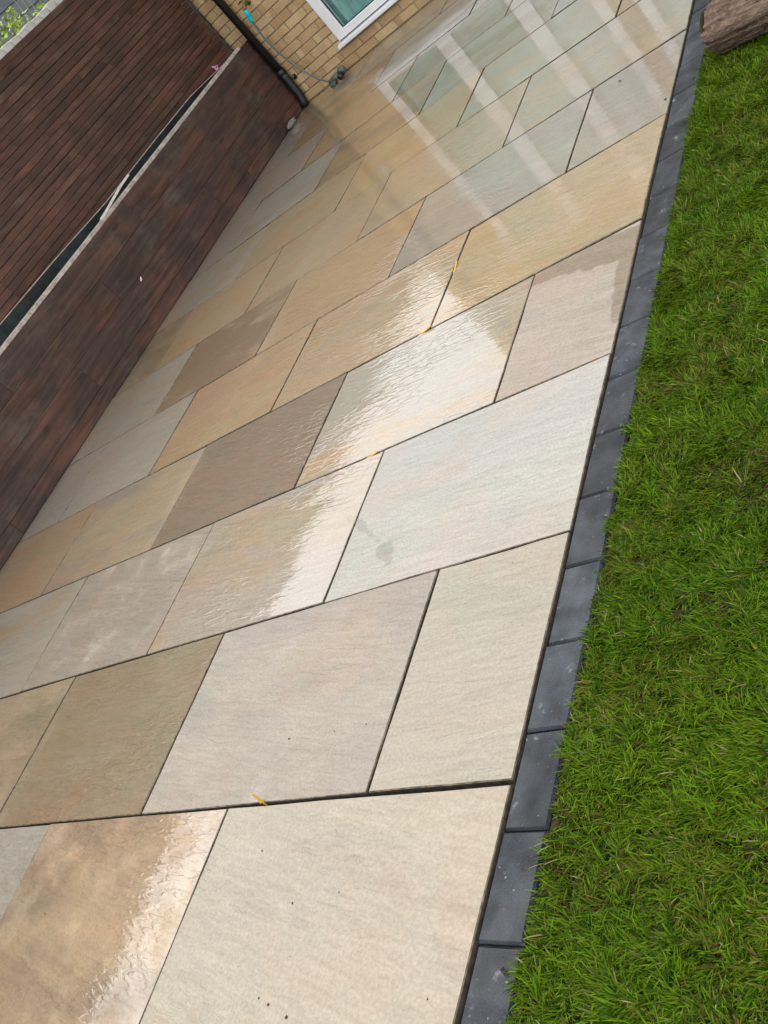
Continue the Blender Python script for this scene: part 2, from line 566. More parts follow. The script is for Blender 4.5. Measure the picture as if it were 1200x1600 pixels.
KHAKI = (0.245, 0.205, 0.128)
TAN = (0.340, 0.272, 0.178)
TINT = {  # (first tone, second tone, wetness) from the lawn side towards the fence
    0: [(BEIGE, CREAM, .3), (TAN, PINK, .7), (GREY, TAN, .8), (OCHRE, TAN, .9), (GREY, GREY, .9)],
    1: [(CREAM, BEIGE, .02), (BROWN, OCHRE, .56), (GREY, GREYB, .8), (OCHRE, TAN, .9), (GREY, GREY, .9)],
    2: [(BEIGE, BEIGE, .02), ((0.258, 0.230, 0.190), GREYB, .27), (BROWN, KHAKI, .85), (TAN, KHAKI, .9), (GREY, GREY, .9)],
    3: [(PALE, PALE, .22), (CREAM, TAN, .70), (CREAM, BEIGE, .62), (GREY, TAN, .8), (OCHRE, GREY, .9)],
    4: [(GREYB, PINK, .24), (CREAM, GOLD, .78), (TAUPE, TAUPE, .95), (TAN, PINK, .8), (OCHRE, TAN, .9)],
    5: [(GOLD, TAN, .80), (GOLD, TAN, .98), (OCHRE, GOLD, .85), (GREY, GREY, .8), (GREY, GREY, .8)],
    6: [(GREYB, PINK, .9), (GREYB, GREEN, .95), (OCHRE, GOLD, .9), (BROWN, TAN, .8), (GREY, TAN, .8)],
    7: [(BEIGE, TAN, .95), (TAN, TAN, .95), (TAN, OCHRE, .85), (TAN, GOLD, .8), (KHAKI, TAN, .8)],
    8: [(BEIGE, TAN, .95), (GREEN, TAN, .95), (GOLD, OCHRE, .9), (TAN, OCHRE, .8), (GREY, TAN, .8)],
    9: [(GREEN, PALE, .95), (GREEN, KHAKI, .95), (OCHRE, BROWN, .9), (GREY, GREYB, .8), (GREY, GREY, .8)],
    10: [(GREEN, GREYB, .95), (GREYB, GREEN, .95), (KHAKI, GREEN, .9), (OCHRE, TAN, .8), (GREY, GREEN, .8)],
    11: [(GREY, GREEN, .95), (GREY, GREYB, .95), (GREY, PINK, .9), (KHAKI, OCHRE, .8), (GREY, GREY, .8)],
    12: [(GREY, GREEN, .9), (GREY, GREYB, .9), (GREY, PINK, .9), (GREYB, GREY, .7), (TAN, GREY, .7)],
}


def slab_mesh(w, h, rs):
    """sawn slab with a slightly uneven pitched arris"""
    pts = []
    n = 5
    cs = [(-w / 2, -h / 2), (w / 2, -h / 2), (w / 2, h / 2), (-w / 2, h / 2)]
    for i in range(4):
        a, b_ = cs[i], cs[(i + 1) % 4]
        nx, ny = (b_[1] - a[1]), -(b_[0] - a[0])
        l = math.hypot(nx, ny)
        for k in range(n):
            t = k / n
            j = rs.uniform(-0.0016, 0.0010) if k else 0
            pts.append((a[0] + (b_[0] - a[0]) * t + nx / l * j, a[1] + (b_[1] - a[1]) * t + ny / l * j))
    N = len(pts)
    vs = [(x, y, -0.024) for x, y in pts]
    vs += [(x, y, -0.002 - rs.uniform(0, 0.0012)) for x, y in pts]
    ins = [rs.uniform(0.0012, 0.0028) for _ in pts]
    vs += [(x * (1 - 2 * i / w), y * (1 - 2 * i / h), 0) for (x, y), i in zip(pts, ins)]
    fs = []
    for i in range(N):
        j = (i + 1) % N
        fs.append((i, j, N + j, N + i))
        fs.append((N + i, N + j, 2 * N + j, 2 * N + i))
    fs.append(tuple(range(2 * N, 3 * N)))
    me = mesh_from('slab', vs, fs, M_STONE)
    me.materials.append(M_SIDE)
    me.materials.append(M_ARRIS)
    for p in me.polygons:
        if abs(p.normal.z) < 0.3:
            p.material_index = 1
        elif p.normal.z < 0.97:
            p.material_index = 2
    return me


rs = random.Random(3)
for r in range(len(ROWY) - 1):
    y0, y1 = ROWY[r], ROWY[r + 1]
    xs = [0.0] + JX[r] + [-4.15]
    for k in range(len(xs) - 1):
        x1, x0 = xs[k], xs[k + 1]
        ja = 0.0030 + 0.00022 * max(0, r - 3)
        top = y1 - (0.0031 + 0.00020 * max(0, r - 3) if r < 12 else 0.004)
        bot = y0 + 0.0031 + 0.00020 * max(0, r - 3)
        if r == 1:
            top -= 0.004 if k == 0 else 0.001
        me = slab_mesh((x1 - 0.001 if k == 0 else x1 - ja) - (x0 + ja), top - bot, rs)
        cx = ((x1 - 0.001 if k == 0 else x1 - ja) + (x0 + ja)) / 2
        o = obj('slab', me, patio, (cx, (top + bot) / 2, rs.uniform(-0.0008, 0.0008)),
                (R(rs.uniform(-.28, .28)), R(rs.uniform(-.28, .28)), R(rs.uniform(-.06, .06)) + (R(-0.35) if (r == 1 and k == 0) else 0)))
        a, b_, wt = TINT[r][k]
        jit = [rs.uniform(0.975, 1.025) for _ in range(3)]
        o.color = (a[0] * jit[0], a[1] * jit[1], a[2] * jit[2], wt)
        o['riven'] = {1: 0.35, 2: 0.55, 3: 0.85, 4: 1.0, 5: 1.0}.get(r, 0.7)
        o['tint_two'] = (b_[0], b_[1], b_[2])

# ------------------------------------------------------------------ edging of charcoal blocks
em = MB()
em.box(0.0045, 0.106, -1.4, HOUSE_Y, -0.12, -0.014)
edging = em.build('edging', M_BED)
tag(edging, kind='structure')


def block_mesh(L, Wd):
    bm = MB()
    b = 0.0045
    x, y = Wd / 2, L / 2
    bm.add([(-x, -y, -.05), (x, -y, -.05), (x, y, -.05), (-x, y, -.05),
            (-x, -y, -.006), (x, -y, -.006), (x, y, -.006), (-x, y, -.006),
            (-x + b, -y + b, 0), (x - b, -y + b, 0), (x - b, y - b, 0), (-x + b, y - b, 0)],
           [(0, 1, 5, 4), (1, 2, 6, 5), (2, 3, 7, 6), (3, 0, 4, 7), (4, 5, 9, 8), (5, 6, 10, 9), (6, 7, 11, 10), (7, 4, 8, 11), (8, 9, 10, 11)])
    return mesh_from('edging_block', bm.v, bm.f, M_BLOCK)


bme = block_mesh(0.2000, 0.099)
y = 0.103 - 0.2035 * 7
while y + 0.2 < HOUSE_Y:
    obj('edging_block', bme, edging, (0.0545 + rs.uniform(-.0012, .0012), y + 0.10175, -0.003 + rs.uniform(-.0015, .001)),
        (R(rs.uniform(-.5, .5)), R(rs.uniform(-.6, .6)), R(rs.uniform(-.4, .4))))
    y += 0.2035

# ------------------------------------------------------------------ lawn
X0L, X1L, Y0L, Y1L = 0.107, 3.6, -3.2, HOUSE_Y
nx_, ny_ = 60, 120
lv, lf = [], []
for j in range(ny_ + 1):
    for i in range(nx_ + 1):
        lv.append((X0L + (X1L - X0L) * i / nx_, Y0L + (Y1L - Y0L) * j / ny_, -0.012 + rs.uniform(-.006, .006)))
for j in range(ny_):
    for i in range(nx_):
        a = j * (nx_ + 1) + i
        lf.append((a, a + 1, a + nx_ + 2, a + nx_ + 1))
lawn = obj('lawn', mesh_from('lawn', lv, lf, M_SOIL))
tag(lawn, kind='structure')


def vnoise(x, y, scale, seed):
    r2 = np.random.default_rng(seed)
    tab = r2.random((64, 64))
    u, v = x * scale + 100, y * scale + 100
    i, j = np.floor(u).astype(int), np.floor(v).astype(int)
    fu, fv = u - i, v - j
    fu, fv = fu * fu * (3 - 2 * fu), fv * fv * (3 - 2 * fv)
    t = lambda a, b: tab[a % 64, b % 64]
    return (t(i, j) * (1 - fu) + t(i + 1, j) * fu) * (1 - fv) + (t(i, j + 1) * (1 - fu) + t(i + 1, j + 1) * fu) * fv


def blades(x, y, wscale=1.0):
    n = len(x)
    clump = 0.6 * vnoise(x, y, 26, 1) + 0.4 * vnoise(x, y, 60, 12)
    big = vnoise(x, y, 4, 2)
    thin = vnoise(x, y, 9, 5)
    L = (0.012 + 0.026 * rng.random(n)) * (0.55 + 0.95 * clump) * (0.85 + 0.4 * big)
    az = rng.random(n) * 2 * np.pi
    # blades of a clump lie over the same way
    caz = vnoise(x, y, 18, 3) * 4 * np.pi
    dx = np.cos(az) * 0.75 + np.cos(caz) * 0.75 - 0.25
    dy = np.sin(az) * 0.75 + np.sin(caz) * 0.75 - 0.15
    m = np.hypot(dx, dy) + 1e-6
    dx, dy = dx / m, dy / m
    L = L * np.clip(0.75 + (x - X0L) / 0.05, 0.75, 1)
    lean = 0.35 + 0.95 * rng.random(n) ** 0.8       # radians from upright at the root
    curl = 0.3 + 0.9 * rng.random(n)
    wd = (0.0007 + 0.0009 * rng.random(n)) * wscale
    px, py = -dy, dx
    rows = []
    z = np.full(n, -0.014)
    cx, cy = x.copy(), y.copy()
    a = lean * 0.45
    for s, (fr_, wf) in enumerate(((0, 0.9), (0.38, 1.0), (0.36, 0.7), (0.26, 0.0))):
        if s:
            a = np.minimum(a + curl * fr_ * 1.3, 1.75)
            cx = cx + dx * np.sin(a) * L * fr_
            cy = cy + dy * np.sin(a) * L * fr_
            z = np.maximum(z + np.cos(a) * L * fr_, -0.006)
        if wf > 0:
            rows.append(np.stack([cx - px * wd * wf, cy - py * wd * wf, z], 1))
            rows.append(np.stack([cx + px * wd * wf, cy + py * wd * wf, z], 1))
        else:
            rows.append(np.stack([cx, cy, z], 1))
    V = np.stack(rows, 1)                            # n,7,3
    g1 = np.array([0.056, 0.142, 0.003])
    g2 = np.array([0.168, 0.272, 0.010])
    g3 = np.array([0.026, 0.076, 0.003])
    y1 = np.array([0.170, 0.170, 0.022])
    st = np.array([0.34, 0.30, 0.13])
    br = np.array([0.100, 0.058, 0.022])
    t = np.clip(0.5 * big + 0.7 * rng.random(n) - 0.1, 0, 1)[:, None]
    c = g1 * (1 - t) + g2 * t
    u = rng.random(n)
    c = np.where((u < 0.20)[:, None], g3, c)
    yp = vnoise(x, y, 6, 8)
    c = np.where((u > 0.93 - 0.2 * (yp > 0.6))[:, None], y1 * 0.9, c)
    c = np.where((u > 0.982)[:, None], st, c)
    deadp = 0.05 + 0.25 * (thin > 0.76)
    u2 = rng.random(n)
    c = np.where((u2 < deadp * 0.6)[:, None], br, c)
    c = c * (0.40 + 0.70 * rng.random((n, 1)))
    return V, c


def scatter(x0, x1, y0, y1, dens):
    n = int((x1 - x0) * (y1 - y0) * dens)
    return x0 + (x1 - x0) * rng.random(n), y0 + (y1 - y0) * rng.random(n)


vis_x, vis_y = scatter(X0L, 0.72, -0.8, 3.1, 98000)
# ragged edge: bare bites where the turf was cut
keep = (vis_x > X0L + 0.016 * vnoise(vis_x, vis_y, 22, 9) ** 2) & (rng.random(len(vis_x)) > 0.35 * (vnoise(vis_x, vis_y, 9, 5) > 0.80))
vis_x, vis_y = vis_x[keep], vis_y[keep]
parts = [blades(vis_x, vis_y)]
for bx, dn, ws in (((0.72, 1.4, -0.8, 3.1), 20000, 1.8), ((1.4, X1L, Y0L, Y1L), 5200, 3.0), ((X0L, 1.4, 3.1, Y1L), 9000, 2.6), ((X0L, 1.4, Y0L, -0.8), 7000, 2.6)):
    parts.append(blades(*scatter(*bx, dn), wscale=ws))
V = np.concatenate([p[0] for p in parts])
Cc = np.concatenate([p[1] for p in parts])
n = len(V)
me = bpy.data.meshes.new('grass')
me.vertices.add(n * 7)
me.vertices.foreach_set('co', V.reshape(-1).astype(np.float32))
base = (np.arange(n) * 7)[:, None]
loops = np.concatenate([base + np.array([0, 1, 3, 2]), base + np.array([2, 3, 5, 4]), base + np.array([4, 5, 6])], 1).reshape(-1)
me.loops.add(len(loops))
me.loops.foreach_set('vertex_index', loops.astype(np.int32))
me.polygons.add(n * 3)
starts = (np.arange(n) * 11)[:, None] + np.array([0, 4, 8])
me.polygons.foreach_set('loop_start', starts.reshape(-1).astype(np.int32))
me.update(calc_edges=True)
ca = me.color_attributes.new('blade', 'FLOAT_COLOR', 'POINT')
cc = np.ones((n, 7, 4), np.float32)
cc[:, :, :3] = Cc[:, None, :]
ca.data.foreach_set('color', cc.reshape(-1))
me.materials.append(M_GRASS)
grass = obj('grass', me)
tag(grass, 'short dense green lawn grass along the charcoal edging', 'grass', kind='stuff')

# ------------------------------------------------------------------ raised bed wall (boards)
bedw = empty('raised_bed', (-4.13, 3.0, 0))
tag(bedw, 'dark brown stained board wall of a raised bed along the patio', 'raised bed')
BX = -4.13


def ch(name, mb, mat, parent, smooth=False):
    """child whose mesh is given in world coordinates; origin goes to the middle of the mesh"""
    vs = np.array(mb.v)
    c = (vs.min(0) + vs.max(0)) / 2
    me = mesh_from(name, vs - c, mb.f, mat, smooth)
    o = obj(name, me, parent)
    pl = Vector((0, 0, 0))
    p = parent
    while p is not None:
        pl += p.location
        p = p.parent
    o.location = Vector(c) - pl
    return o


courses = [(0.004, 0.104, [-3.0, -0.2, 1.9, 3.70, 5.6, 6.79]), (0.1055, 0.309, [-3.0, -1.2, 1.15, 3.05, 5.1, 6.79]),
           (0.3105, 0.509, [-3.0, -0.6, 1.7, 3.714, 6.79]), (0.5105, 0.702, [-3.0, -1.5, 0.9, 2.6, 4.39, 6.79])]
for z0, z1, ys in courses:
    for a, b_ in zip(ys[:-1], ys[1:]):
        m = MB()
        q = rs.uniform(-.0015, .0015) - (0.006 if z0 < 0.05 else 0)
        m.bevbox(BX - 0.045 + q, BX + q, a + .001, b_ - .001, z0, z1, 0.002)
        ch('board', m, M_BOARD, bedw)
m = MB()   # raw sawn top edges of the upper boards
for a, b_ in zip([-3.0, -1.5, 0.9, 2.6, 4.39], [-1.5, 0.9, 2.6, 4.39, 6.6]):
    m.bevbox(BX - 0.045, BX + 0.0025, a + .001, b_ - .001, 0.7022, 0.7275, 0.002)
ch('raw_top_edge', m, M_RAW, bedw)
m = MB()
pts = [(BX - 0.012, 4.13, 0.724), (BX - 0.016, 4.25, 0.732), (BX - 0.026, 4.38, 0.744), (BX - 0.036, 4.50, 0.755), (BX - 0.042, 4.66, 0.762)]
for wv, hv in ((0.011, 0.014),):
    vs, fs = [], []
    for i, p in enumerate(pts):
        k = (0.3, 0.8, 1, 0.9, 0.35)[i]
        vs += [(p[0] - wv * k, p[1], p[2]), (p[0] + wv * k, p[1], p[2]), (p[0] + wv * k, p[1], p[2] + hv), (p[0] - wv * k, p[1], p[2] + hv)]
        if i:
            a = (i - 1) * 4
            for e in range(4):
                fs.append((a + e, a + (e + 1) % 4, a + 4 + (e + 1) % 4, a + 4 + e))
    fs += [(3, 2, 1, 0), tuple(len(vs) - 4 + e for e in range(4))]
    m.add(vs, fs)
o = ch('splinter', m, M_SPLINT, bedw)
o['label'] = 'pale split strip lifting off the top edge'
m = MB()   # little blob of white paint or filler
m.tube([(BX + 0.0005, 3.955, 0.282), (BX + 0.004, 3.965, 0.289), (BX + 0.0005, 3.985, 0.302)], [0.002, 0.008, 0.003], 8)
o = ch('paint_fleck', m, M_SPLINT, bedw)
o['label'] = 'small white fleck on the boards'
# membrane lining the trough between boards and fence: its upper edge rises towards the viewer
m = MB()
fs_pts = [(-3.0, 0.84), (-1.0, 0.83), (1.0, 0.81), (2.3, 0.80), (3.05, 0.795), (3.7, 0.783), (4.43, 0.757), (5.2, 0.761), (5.9, 0.758), (6.2, 0.735), (6.5, 0.712), (6.70, 0.695)]
vs, fs = [], []
for i, (yy, zz) in enumerate(fs_pts):
    xw = -4.292
    vs += [(xw, yy, zz + rs.uniform(-.003, .003)), (xw + 0.004, yy, 0.50), (-4.20, yy, 0.44 + rs.uniform(-.01, .01)), (BX - 0.052, yy, 0.50), (BX - 0.048, yy, 0.705)]
    if i:
        a = (i - 1) * 5
        for e in range(4):
            fs.append((a + e, a + e + 1, a + 6 + e, a + 5 + e))
m.add(vs, fs)
ch('membrane', m, M_LINER, bedw)
m = MB()   # cut edge of the membrane with its fixing strip
top = [(-4.2885, yy, zz + 0.002) for yy, zz in fs_pts]
m.tube(top, 0.0035, 5)
ch('fixing_strip', m, M_RAW, bedw)

# ------------------------------------------------------------------ slatted fence
fence = empty('slatted_fence', (-4.31, 3.0, 0))
tag(fence, 'tall red-brown fence of thin horizontal slats behind the raised bed', 'fence')
slat_cache = {}
z = 1.8385
i = 0
while z > 0.45:
    ys = [-3.0, -0.35, 2.2, 3.296]
    yq = 3.296 + rs.choice((0.45, 0.6, 0.9, 1.2)) + rs.uniform(0, .15)
    while yq < 6.4:
        ys.append(round(yq, 2))
        yq += rs.choice((0.6, 0.9, 0.9, 1.2)) + rs.uniform(0, .1)
    ys.append(6.715)
    for a, b_ in zip(ys[:-1], ys[1:]):
        key = round(b_ - a, 3)
        if key not in slat_cache:
            m = MB()
            m.bevbox(-0.011, 0.011, -key / 2 + .0005, key / 2 - .0005, -0.0230, 0.0230, 0.0014)
            slat_cache[key] = mesh_from('slat', m.v, m.f, M_SLAT)
        obj('slat', slat_cache[key], fence, (-4.3 - 0.011 + rs.uniform(-.0012, .0012) + 4.31, (a + b_) / 2 - 3.0, z - 0.024 + rs.uniform(-.0008, .0008)))
    z -= 0.0494
    i += 1
for yy in (-2.9, -0.35, 1.5, 3.296, 5.0, 6.62):
    m = MB()
    m.box(-4.376, -4.325, yy - 0.045, yy + 0.045, 0.0, 1.80)
    ch('post', m, M_BOARD, fence)
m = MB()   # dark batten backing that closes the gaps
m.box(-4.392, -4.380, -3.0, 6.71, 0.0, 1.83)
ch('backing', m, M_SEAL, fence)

# ------------------------------------------------------------------ boundary wall with brick coping, beyond the fence
bw = empty('boundary_wall', (-4.5, 3.0, 0))
tag(bw, 'pale grey brick coping showing just above the fence top', 'wall')
m = MB()
m.box(-4.60, -4.41, -3.0, 7.6, 0.0, 1.795)
ch('wall', m, M_COPE, bw)
cop = {}
yy = 3.2
k = 0
while yy < 7.5:
    wd = 0.090
    if 'a' not in cop:
        mm = MB()
        mm.bevbox(-0.105, 0.105, -wd / 2, wd / 2, -0.05, 0.05, 0.005)
        cop['a'] = mesh_from('coping_brick', mm.v, mm.f, M_COPE)
    obj('coping_brick', cop['a'], bw, (rs.uniform(-.006, .006), yy - 3.0, 1.846 + rs.uniform(-.006, .010)), (R(rs.uniform(-2.5, 2.5)), 0, R(rs.uniform(-3, 3))))
    yy += 0.1035
    k += 1

# ------------------------------------------------------------------ neighbour's clad shed
shed = empty('garden_shed', (-6.2, 6.5, 0))
tag(shed, 'blue-grey board-clad shed beyond the fence top', 'shed')
m = MB()
m.box(-7.0, -5.62, 4.3, 8.6, 0.0, 2.42)
ch('body', m, M_SHED, shed)
zz = 1.2
while zz < 2.40:
    m = MB()
    m.add([(-5.60, 4.3, zz), (-5.60, 8.6, zz), (-5.612, 8.6, zz + 0.108), (-5.612, 4.3, zz + 0.108), (-5.62, 4.3, zz), (-5.62, 8.6, zz), (-5.62, 8.6, zz + 0.108), (-5.62, 4.3, zz + 0.108)],
          [(0, 1, 2, 3), (4, 7, 6, 5), (0, 4, 5, 1), (3, 2, 6, 7), (0, 3, 7, 4), (1, 5, 6, 2)])
    ch('cladding_board', m, M_SHED, shed)
    zz += 0.112
m = MB()
m.add([(-7.1, 4.2, 2.43), (-5.5, 4.2, 2.43), (-5.5, 8.7, 2.43), (-7.1, 8.7, 2.43), (-7.1, 4.2, 2.60), (-5.5, 4.2, 2.48), (-5.5, 8.7, 2.48), (-7.1, 8.7, 2.60)],
      [(0, 3, 2, 1), (4, 5, 6, 7), (0, 1, 5, 4), (1, 2, 6, 5), (2, 3, 7, 6), (3, 0, 4, 7)])
ch('roof', m, M_ROOF, shed)

# ------------------------------------------------------------------ shrub leaning over the coping
shrub = empty('leafy_shrub', (-5.1, 5.7, 0))
tag(shrub, 'bright yellow-green leafy shrub rising behind the grey coping', 'shrub')
m = MB()
lm = MB()
rl = random.Random(21)
tips = []
for s in range(13):
    bx, by = -5.0 + rl.uniform(-.15, .15), 5.6 + rl.uniform(-.3, .3)
    tx, ty, tz = bx + rl.uniform(-.15, .3), by + rl.uniform(-.55, .75), rl.uniform(1.92, 2.34)
    pts = []
    for k in range(7):
        t = k / 6
        pts.append((bx + (tx - bx) * t ** 1.6 + rl.uniform(-.015, .015), by + (ty - by) * t ** 1.6 + rl.uniform(-.015, .015), tz * t))
    m.tube(pts, [0.010 * (1 - 0.7 * k / 6) for k in range(7)], 6)
    for q in range(6):
        t = rl.uniform(0.62, 1.0)
        base_p = Vector(pts[min(6, int(t * 6))])
        tw = base_p + Vector((rl.uniform(-.12, .14), rl.uniform(-.14, .14), rl.uniform(-.02, .12)))
        m.tube([base_p, (base_p + tw) / 2 + Vector((0, 0, .01)), tw], 0.003, 5)
        for _ in range(18):
            c0 = tw + Vector((rl.gauss(0, .035), rl.gauss(0, .035), rl.gauss(0, .032)))
            dv = Vector((rl.uniform(-1, 1), rl.uniform(-1, 1), rl.uniform(-.6, .8))).normalized()
            sd = dv.cross(Vector((rl.uniform(-1, 1), rl.uniform(-1, 1), rl.uniform(.2, 1)))).normalized()
            L = rl.uniform(.03, .06)
            wv = L * .36
            nrm = dv.cross(sd)
            lm.add([c0, c0 + dv * L * .5 + sd * wv + nrm * .004, c0 + dv * L, c0 + dv * L * .5 - sd * wv + nrm * .004, c0 + dv * L * .5 - nrm * .002],
                   [(0, 1, 4), (1, 2, 4), (2, 3, 4), (3, 0, 4)])
ch('stems', m, M_STEM, shrub, True)
ch('foliage', lm, M_LEAF, shrub)

# ------------------------------------------------------------------ house
house = empty('house', (-2.0, HOUSE_Y, 0))
tag(house, 'buff brick house wall with white framed window at the patio end', 'house')
HX0, HX1, HTOP = -4.335, 2.6, 5.0
openings = [(-3.475, -1.55, 0.214, 2.16), (-1.38, 0.9, 0.214, 2.16)]
m = MB()
yb = HOUSE_Y + 0.008


def wall_rect(x0, x1, z0, z1):
    m.box(x0, x1, yb, yb + 0.25, z0, z1)


wall_rect(HX0 + .004, openings[0][0], -0.1, HTOP)
wall_rect(openings[0][0], openings[0][1], -0.1, 0.165)
wall_rect(openings[0][0], openings[0][1], 2.16, HTOP)
wall_rect(openings[0][1], openings[1][0], -0.1, HTOP)
wall_rect(openings[1][0], openings[1][1], -0.1, 0.165)
wall_rect(openings[1][0], openings[1][1], 2.16, HTOP)
wall_rect(openings[1][1], HX1, -0.1, HTOP)
m.box(HX0 + .004, HX0 + .25, yb + .25, yb + 6, -0.1, HTOP)
m.box(HX1 - .25, HX1, yb + .25, yb + 6, -0.1, HTOP)
m.box(HX0 + .25, HX1 - .25, yb + 5.75, yb + 6, -0.1, HTOP)
wall = ch('wall', m, M_MORTAR, house)
m = MB()
m.add([(HX0 - .25, HOUSE_Y - .3, HTOP), (HX1 + .25, HOUSE_Y - .3, HTOP), (HX1 + .25, HOUSE_Y + 6.4, HTOP), (HX0 - .25, HOUSE_Y + 6.4, HTOP), (HX0 - .25, HOUSE_Y + 3, HTOP + 2.2), (HX1 + .25, HOUSE_Y + 3, HTOP + 2.2)],
      [(0, 3, 2, 1), (0, 1, 5, 4), (2, 3, 4, 5), (0, 4, 3), (1, 2, 5)])
ch('roof', m, M_ROOF, house)

wall_off = Vector(wall.location) + Vector(house.location)
bricks = []
zc = 0.006
course = 0
while zc + 0.065 < HTOP:
    x = HX0 + (0.0 if course % 2 == 0 else -0.1125)
    while x < HX1:
        a, b_ = max(x, HX0), min(x + 0.215, HX1)
        segs = [(a, b_)]
        for ox0, ox1, oz0, oz1 in openings:
            if zc + 0.065 > oz0 - 0.05 and zc < oz1:
                ns = []
                for s0, s1 in segs:
                    if s1 <= ox0 or s0 >= ox1:
                        ns.append((s0, s1))
                    else:
                        if s0 < ox0 - 0.03:
                            ns.append((s0, ox0 - 0.004))
                        if s1 > ox1 + 0.03:
                            ns.append((ox1 + 0.004, s1))
                segs = ns
        for s0, s1 in segs:
            if s1 - s0 > 0.03:
                bricks.append((s0, s1, zc))
        x += 0.225
    zc += 0.075
    course += 1


def keyb(b):
    cx, cz = (b[0] + b[1]) / 2, b[2]
    return max(0, -3.0 - cx) * 0.0 + (cx + 4.3) + cz * 1.2


bricks.sort(key=keyb)
bcache = {}
far = MB()
for k, (s0, s1, z0) in enumerate(bricks):
    L = round(s1 - s0, 3)
    pr = rs.uniform(-.0025, .0025)
    if k < 290:
        var = rs.randrange(3)
        if (L, var) not in bcache:
            mm = MB()
            mm.bevbox(-L / 2, L / 2, 0, 0.06, -0.0325, 0.0325, 0.0035)
            rj = random.Random(k)
            mm.v = [(v[0] + rj.uniform(-.0018, .0018), v[1] + rj.uniform(-.001, .001), v[2] + rj.uniform(-.0016, .0016)) for v in mm.v]
            bcache[(L, var)] = mesh_from('brick', mm.v, mm.f, M_BRICK)
        obj('brick', bcache[(L, var)], wall, Vector(((s0 + s1) / 2, HOUSE_Y + pr, z0 + 0.0325)) - wall_off)
    else:
        far.bevbox(s0, s1, HOUSE_Y + pr, HOUSE_Y + 0.06 + pr, z0, z0 + 0.065, 0.003)
fo = ch('brickwork', far, M_BRICK, house)
fo['kind'] = 'stuff'


# windows
def window(x0, x1, z0, z1, divs, curtains):
    f = MB()
    yf = HOUSE_Y - 0.018
    fw = 0.095
    f.bevbox(x0, x0 + fw, yf, yf + 0.07, z0 + .002, z1, 0.004)
    f.bevbox(x1 - fw, x1, yf, yf + 0.07, z0 + .002, z1, 0.004)
    f.bevbox(x0 + fw, x1 - fw, yf + .0015, yf + 0.07, z0 + .002, z0 + 0.062, 0.004)
    f.bevbox(x0 + fw, x1 - fw, yf + .0015, yf + 0.07, z1 - fw, z1 - .002, 0.004)
    for c in divs:
        f.bevbox(c - 0.075, c + 0.075, yf + .0015, yf + 0.07, z0 + 0.062, z1 - fw, 0.004)
    win = ch('window', f, M_UPVC, house)
    woff = Vector(win.location) + Vector(house.location)

    def sub(name, mb, mat, smooth=False):
        vs = np.array(mb.v)
        c = (vs.min(0) + vs.max(0)) / 2
        return obj(name, mesh_from(name, vs - c, mb.f, mat, smooth), win, Vector(c) - woff)
    s = MB()
    zs = z0 - 0.042
    s.add([(x0 - .03, HOUSE_Y - .055, zs), (x1 + .03, HOUSE_Y - .055, zs), (x1 + .03, HOUSE_Y - .055, zs + .022), (x0 - .03, HOUSE_Y - .055, zs + .022),
           (x0 - .03, HOUSE_Y + .06, zs), (x1 + .03, HOUSE_Y + .06, zs), (x1 + .03, HOUSE_Y + .06, z0), (x0 - .03, HOUSE_Y + .06, z0)],
          [(0, 1, 2, 3), (3, 2, 6, 7), (4, 7, 6, 5), (0, 4, 5, 1), (0, 3, 7, 4), (1, 5, 6, 2)])
    sub('sill', s, M_UPVC)
    edges = [x0 + fw] + [v for c in divs for v in (c - .075, c + .075)] + [x1 - fw]
    for i in range(0, len(edges), 2):
        a, b_ = edges[i], edges[i + 1]
        gk = MB()
        za, zb = z0 + 0.062, z1 - fw
        for q in ((a, a + .007, za, zb), (b_ - .007, b_, za, zb), (a + .007, b_ - .007, za, za + .007), (a + .007, b_ - .007, zb - .007, zb)):
            gk.box(q[0], q[1], yf + .018, yf + .03, q[2], q[3])
        sub('gasket', gk, M_SEAL)
        p = MB()
        p.box(a + .005, b_ - .005, yf + .022, yf + .027, za + .005, zb - .005)
        sub('pane', p, M_GLASS)
        cu = MB()
        npt = 70
        vs, fs = [], []
        for k in range(npt + 1):
            t = k / npt
            xx = a - .05 + (b_ - a + .1) * t
            yy_ = HOUSE_Y + .092 + 0.022 * math.sin(t * 34 + i) + 0.010 * math.sin(t * 81 + 1.3)
            vs += [(xx, yy_, z0 + .02), (xx, yy_ + .004 * math.sin(t * 50), z1)]
            if k:
                fs.append((2 * k - 2, 2 * k, 2 * k + 1, 2 * k - 1))
        cu.add(vs, fs)
        sub('curtain', cu, curtains[i // 2], True)


window(-3.475, -1.55, 0.214, 2.16, [-2.75, -2.09], [M_TEAL, M_PALE, M_WHITEC])
window(-1.38, 0.9, 0.214, 2.16, [-0.25], [M_PALE, M_PALE])

# ------------------------------------------------------------------ downpipe
dp = empty('downpipe', (-4.08, 6.735, 0))
tag(dp, 'black round downpipe in the corner beside the brown boards', 'downpipe')
m = MB()
m.tube([(-4.080, 6.745, 0.30), (-4.080, 6.745, 4.9)], 0.034, 18)
ch('pipe', m, M_PIPE, dp, True)
m = MB()
m.tube([(-4.080, 6.745, 0.36), (-4.080, 6.745, 0.28), (-4.083, 6.743, 0.12), (-4.094, 6.735, 0.05), (-4.100, 6.725, 0.003)], [0.0385, 0.0385, 0.0375, 0.039, 0.040], 18)
ch('shoe', m, M_PIPE, dp, True)
for zc in (0.335, 1.12, 2.6):
    m = MB()
    m.tube([(-4.080, 6.745, zc - .02), (-4.080, 6.745, zc + .02)], 0.0425, 18)
    ch('collar', m, M_PIPE, dp, True)
m = MB()
m.box(-4.05, -4.022, 6.785, 6.797, 0.215, 0.245)
m.tube([(-4.03, 6.797, 0.245), (-4.03, 6.775, 0.245)], 0.013, 10)
